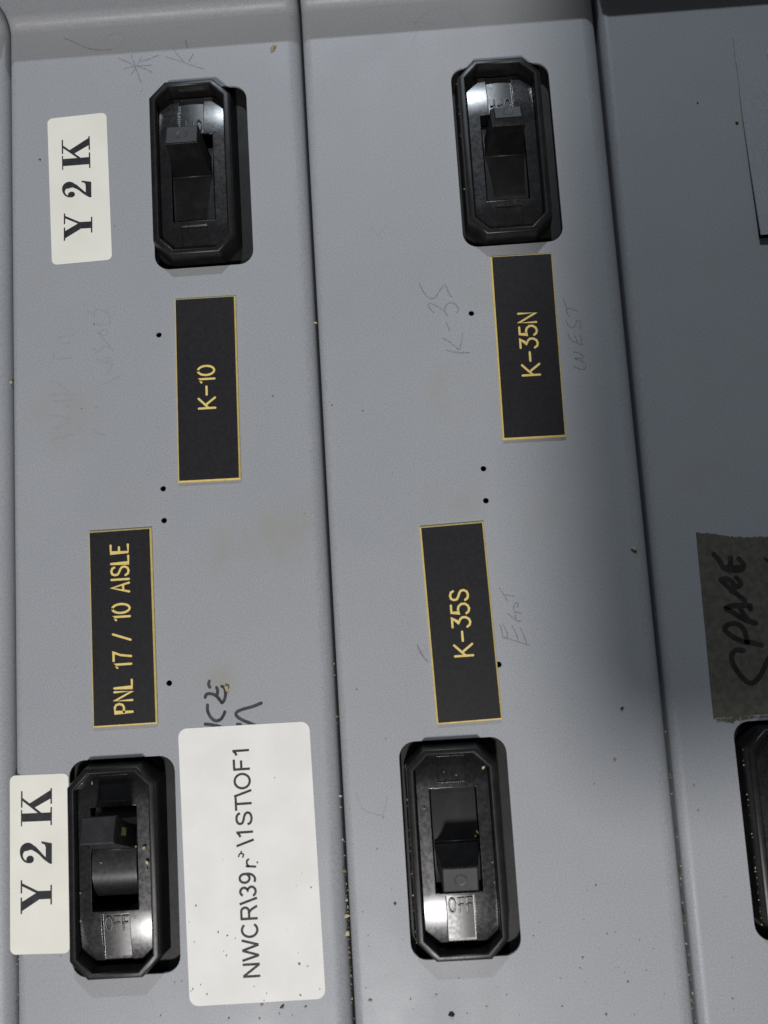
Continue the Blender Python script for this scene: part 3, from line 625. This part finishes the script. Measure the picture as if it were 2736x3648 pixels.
for i, (c, s, k) in enumerate(CHIPS):
    z = .17 if i >= 30 else 0
    if i in CRUMB_LABELS:
        bm = bmesh.new(); crumb_bm(bm, (0, 0), s, i)
        tag(obj('crumb', bm, CH[k], at=(c[0], c[1], z), smooth=True), CRUMB_LABELS[i], 'crumb', 'loose crumbs on the covers')
    else: stuff.setdefault(k, []).append((c, s*.9, z))
rnd = random.Random(3)
for c, s, k in SEAMCHIPS: stuff.setdefault(k, []).append(((c[0]-.4, c[1]), s, -3.5))
for sx, y0, n in ((-151.4, -200, 46), (-24.1, -190, 60), (102.7, -200, 40)):
    for _ in range(n): stuff.setdefault(rnd.choice('ttpyb'), []).append(((sx+rnd.uniform(-.5, .3), y0+abs(rnd.gauss(0, 1))*65), rnd.uniform(.3, .9), -rnd.uniform(2.5, 5)))
for _ in range(230):
    x, y = rnd.uniform(-150, 128), -184+abs(rnd.gauss(0, 1))*48
    if any(abs(x-b['c'][0]) < 22 and abs(y-b['c'][1]) < 41 for b in BREAKERS): continue
    if any(abs(x-sx) < 5 for sx in SEAMS): continue
    stuff.setdefault(rnd.choice('tbptp'), []).append(((x, y), abs(rnd.gauss(.25, .22))+.14, .17 if (-85 < x < -34 and y < -65) else 0))
for _ in range(90):
    x, y = rnd.uniform(-148, 150), rnd.uniform(-150, 215)
    if any(abs(x-b['c'][0]) < 22 and abs(y-b['c'][1]) < 41 for b in BREAKERS) or any(abs(x-sx) < 5 for sx in SEAMS): continue
    stuff.setdefault(rnd.choice('bkpk'), []).append(((x, y), rnd.uniform(.12, .32), 0))
# crumbs that fell into the breakers
D_ = [(11.8, -32.6, .0, 2.2), (9.8, -33.0, 0, 2.4), (10.8, -31.2, 2, 1.6), (8.2, -33.2, -1, 1.5), (12.5, -30.0, 3, 1.2), (6.0, -33.4, -1, 2.2), (12.0, 29.0, 9, 1.3), (1.8, 26.6, 8, .9), (-2.8, 28.0, 8, .7), (-11, 15.5, 9, .9), (8.0, 6.0, 9.2, 1.4), (7.2, 4.6, 9.2, 1.0), (-12.8, 10, 9, .5), (12.8, -5, 9, .6), (12.9, -12, 9, .7), (12.9, -22, 6, .6)]
C_ = [(-11.6, 31.6, 9, 1.5), (-7.6, 31.4, 9, 1.1), (-5.0, 2.4, 8.4, 1.5), (-4.4, .2, 8.3, .8), (11.4, 6.8, 9, 1.7), (12.4, 1.6, 9, 1.5), (12.2, -1.0, 9, .8), (8.2, 7.4, 8.8, 1.0), (4.6, -3, 7.6, .8), (-13, -18, 8.4, 1.0), (-12.8, -8, 9, .6)]
for b, lst in ((BREAKERS[3], D_), (BREAKERS[2], C_)):
    for (dx, dy, z, s) in lst: stuff.setdefault('y' if s > 1.1 else 't', []).append(((b['b'][0]+dx*1.015, b['b'][1]+.6+dy*1.015), s, max(z-5, -3) if z else z-3))
for b, n in ((BREAKERS[3], 46), (BREAKERS[2], 22), (BREAKERS[4], 36), (BREAKERS[1], 10)):   # dust caught on the collar's left shoulder
    for _ in range(n):
        t = rnd.uniform(-33, 33); stuff.setdefault(rnd.choice('ttyp'), []).append(((b['b'][0]-17.3+rnd.uniform(-.3, .3), b['b'][1]+t), rnd.uniform(.25, .6), 1.6+rnd.uniform(-.5, .5)))
bm = bmesh.new(); mats = list(stuff); ranges = []
me_faces = []
for mi, k in enumerate(mats):
    n0 = len(bm.faces)
    for j, (c, s, z) in enumerate(stuff[k]): crumb_bm(bm, c, s, 1000+mi*500+j, z)
    me_faces.append((n0, len(bm.faces), mi))
bm.faces.ensure_lookup_table()
for a, b_, mi in me_faces:
    for f in bm.faces[a:b_]: f.material_index = mi
o = obj('dust', bm, CH[mats[0]], smooth=True)
for k in mats[1:]: o.data.materials.append(CH[k])
tag(o, 'fine crumbs and dust scattered over the covers and in the seams', 'dust', kind='stuff')

# ---------------------------------------------------------------- added unseen slab that keeps the lower lamp off the right side
bm = bmesh.new()
out = quad_rounded([(5, -317), (330, -305), (330, -30), (19, -30), (4, -220)], 26)
loft(bm, [[(*p, 345) for p in out], [(*p, 350) for p in out]], True, True); bmesh.ops.recalc_face_normals(bm, faces=bm.faces)
tag(obj('shadow_slab', bm, M_PAINT), kind='structure')
